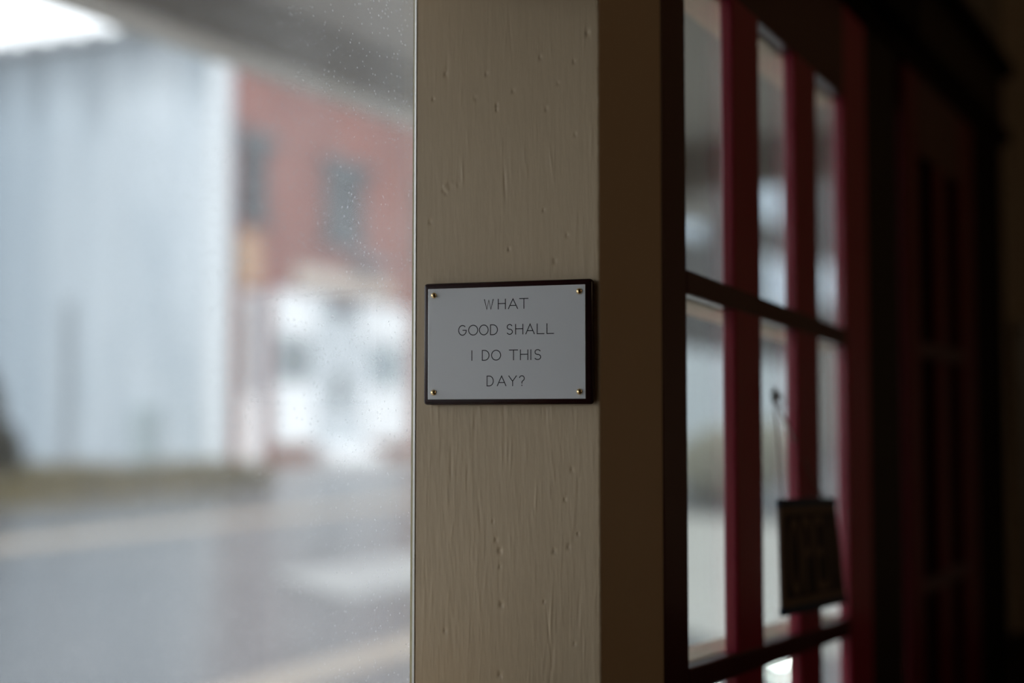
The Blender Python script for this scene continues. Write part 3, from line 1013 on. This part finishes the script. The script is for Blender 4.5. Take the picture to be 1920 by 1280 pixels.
bbox('transom_pane', M['dark_pane'], 0.05, 0.075, 3.15, 3.95, 3.30, 3.58, sf)
bbox('base_brick', M['brick_low'], 0.0, 0.07, 1.30, 2.70, 0.72, 1.12, bb, 0.01)
bbox('base_brick', M['brick_low'], 0.0, 0.07, 4.30, 6.2, 0.72, 1.12, bb, 0.01)
bbox('door_step', M['white_shop'], 0.0, 0.45, 2.72, 4.28, 0.72, 1.00, bb, 0.02)
bbox('door_step', M['white_shop'], 0.0, 0.22, 2.78, 4.22, 1.00, 1.12, bb, 0.02)
sg = bbox('sign_board', M['brick'], 0.0, 0.04, 1.95, 5.35, 3.66, 4.10, bb, 0.01)
for k in range(17):
    y = 2.02 + k * 0.195
    bbox('sign_slat', M['cream'], 0.04, 0.09, y, y + 0.145, 3.70, 4.06, sg, 0.01)
bbox('lamp_hood', M['grey_metal'], 0.0, 0.35, 3.8, 4.7, 4.22, 4.36, bb, 0.02)

# ================================================================== grey building further along
M['grey_facade'] = mat_plain('grey_render', (0.06, 0.06, 0.06, 1), rough=0.8, spec=0.2, var=0.2, vscale=0.3)
M['grey_low'] = mat_plain('grey_brown_shopfront', (0.17, 0.165, 0.15, 1), rough=0.8, spec=0.2, var=0.12, vscale=0.3)
M['shop_white'] = mat_plain('pale_shopfront', (0.46, 0.50, 0.53, 1), rough=0.6, spec=0.2, var=0.12, vscale=0.3)
gb = tag(empty('grey_building', (-13.9, 16.73, 0), math.radians(4)), 'dark grey building with pale ground floor, far along the street', 'building')
box('wall', M['grey_facade'], -8.0, 0.0, 16.0, 60.0, 0.5, 13.0, gb)
box('roof', M['grey_metal'], -8.2, 0.4, 15.8, 60.2, 13.0, 13.3, gb, 0.05)
box('ground_floor', M['shop_white'], 0.0, 0.12, 16.2, 41.0, 0.4, 3.7, gb, 0.02)
box('ground_floor', M['grey_low'], 0.0, 0.12, 41.2, 59.8, 0.4, 4.9, gb, 0.02)
for y0, y1, z0, z1 in ((20.5, 25.4, 7.1, 9.2), (32.0, 36.2, 8.9, 10.4), (33.0, 39.5, 5.6, 7.6), (43.0, 47.0, 6.5, 8.4)):
    w = box('window', M['pale_shop'], 0.0, 0.10, y0, y1, z0, z1, gb, 0.02)
    box('pane', mat_plain('sky_reflection_pane', (0.20, 0.30, 0.42, 1), rough=0.25, spec=0.5, var=0.15, vscale=0.6), 0.10, 0.12, y0 + 0.15, y1 - 0.15, z0 + 0.15, z1 - 0.15, w)  # the sky's reflection is painted into the pane colour

# ================================================================== planting
M['leaf'] = mat_plain('dull_green_leaf', (0.42, 0.405, 0.34, 1), rough=0.6, spec=0.2, var=0.4, vscale=3)
M['dark_leaf'] = mat_plain('dark_evergreen_leaf', (0.035, 0.035, 0.022, 1), rough=0.6, spec=0.2, var=0.4, vscale=3)
M['dead_grass'] = mat_plain('olive_winter_grass', (0.155, 0.13, 0.065, 1), rough=0.8, spec=0.1, var=0.4, vscale=2)
M['bark'] = mat_plain('brown_bark', (0.09, 0.07, 0.05, 1), rough=0.9, spec=0.1, var=0.3, vscale=10)


def leaf_cloud(name, blobs, n, size, mat, parent):
    """leaves scattered through ellipsoids (x, y, z, rx, ry, rz); one object of many small leaf blades"""
    vs, fs = [], []
    vol = [b[3] * b[4] * b[5] for b in blobs]
    tot = sum(vol)
    for b, v in zip(blobs, vol):
        for _ in range(int(n * v / tot)):
            d = rng.normal(0, 1, 3); d /= np.linalg.norm(d)
            r = rng.random() ** 0.25
            c = np.array(b[:3]) + d * r * np.array(b[3:])
            a = rng.normal(0, 1, 3); a /= np.linalg.norm(a)
            t = np.cross(a, rng.normal(0, 1, 3)); t /= np.linalg.norm(t)
            s = size * (0.6 + 0.8 * rng.random())
            k = len(vs)
            m = np.cross(a, t) * 0.12 * s
            vs += [c - a * s, c + t * s * 0.4 + m, c + a * s, c - t * s * 0.4 + m]
            fs += [(k, k + 1, k + 2), (k, k + 2, k + 3)]
    me = bpy.data.meshes.new(name)
    me.from_pydata([tuple(v) for v in vs], [], fs)
    o = link_mesh(name, me, mat, parent)
    o['kind'] = 'stuff'
    return o


def shrub(name, label, loc, blobs, n, size, mat):
    root = tag(empty(name, loc), label, 'shrub')
    leaf_cloud('foliage', blobs, n, size, mat, root)
    for k in range(5):
        a = k * 1.26
        b = blobs[k % len(blobs)]
        tube('stem', [(0.05 * math.cos(a), 0.05 * math.sin(a), -0.05), (b[0] * 0.5 + 0.15 * math.cos(a), b[1] * 0.5 + 0.15 * math.sin(a), b[2] * 0.6),
                      (b[0] + 0.3 * b[3] * math.cos(a), b[1] + 0.3 * b[4] * math.sin(a), b[2] + 0.4 * b[5])], 0.03, M['bark'], root, 6, [0.04, 0.028, 0.01])
    return root


def make_grass():
    vs, fs = [], []
    for _ in range(16000):
        u = rng.random()
        # strip between the kerb and the white wall
        y = 9.0 + 7.0 * u
        xk = -12.25 + 0.02 * (y - 9)
        x = xk - 0.15 - rng.random() * 2.6 * (1.0 if y < 14.5 else 0.45)
        if (x + 13.85) ** 2 + (y - 12.0) ** 2 < 1.2:
            continue
        h = 0.12 + 0.30 * rng.random()
        a = rng.random() * 6.28
        dx, dy = math.cos(a) * 0.018, math.sin(a) * 0.018
        lx, ly = rng.normal(0, 0.06), rng.normal(0, 0.06)
        z = gz(x) + 0.04
        k = len(vs)
        vs += [(x - dx, y - dy, z), (x + dx, y + dy, z), (x + lx, y + ly, z + h)]
        fs.append((k, k + 1, k + 2))
    me = bpy.data.meshes.new('grass')
    me.from_pydata(vs, [], fs)
    o = link_mesh('grass', me, M['dead_grass'])
    return tag(o, 'olive winter grass along the foot of the white building', 'grass', None, 'stuff')


make_grass()
structure(ground_strip('verge', [-15.2, -14, -13, -12.25], lambda x: 6.0, lambda x: 16.4 if x < -13.2 else 15.2, 0.05, M['dead_grass'], None, 10, 0.15), 'grassy verge between the street and the white building', 'verge')

shrub('evergreen_shrub', 'dark evergreen bush at the left edge, before the white building', (-13.45, 12.0, gz(-13.45)),
      [(-0.4, -0.1, 0.9, 0.55, 0.55, 0.9), (-0.6, 0.0, 1.9, 0.35, 0.35, 0.9), (-0.2, 0.1, 0.5, 0.5, 0.5, 0.5)], 9000, 0.07, M['dark_leaf'])
shrub('leafy_shrub', 'pale green shrub seen through the first pane of the red door', (-7.2, 20.5, gz(-7.2)),
      [(0, 0, 0.55, 0.8, 0.9, 0.55), (0.4, 0.5, 0.7, 0.6, 0.7, 0.5), (-0.5, 0.8, 0.5, 0.6, 0.8, 0.5)], 7000, 0.06, M['leaf'])

# ================================================================== two glowing globes added for bright spots of unknown source, past the porch
def mat_glow():
    m = bpy.data.materials.new('lit_globe')
    m.use_nodes = True
    b = m.node_tree.nodes['Principled BSDF']
    b.inputs['Base Color'].default_value = (0.9, 0.95, 0.9, 1)
    b.inputs['Emission Color'].default_value = (0.93, 1.0, 0.93, 1)
    b.inputs['Emission Strength'].default_value = 30.0
    return m


M['glow'] = mat_glow()
for (x, y, z), lab in (((-2.580, 6.922, 0.1), 'added glowing lamp low in the door pane nearest the beige post'),
                       ((-2.537, 8.070, 0.1), 'added glowing lamp just below the OPEN sign')):
    r = tag(empty('bright_spot', (x, y, z)), lab, 'spot', 'added bright spots past the porch')
    lathe('stake', [(0, 0), (0.035, 0), (0.035, 0.012), (0.014, 0.014), (0.014, 0.018), (0, 0.018)], M['grey_metal'], r, 12)
    lathe('globe', [(0, 0.017)] + [(0.034 * math.sin(math.pi * i / 10), 0.051 - 0.034 * math.cos(math.pi * i / 10)) for i in range(1, 10)] + [(0, 0.085)], M['glow'], r, 16)
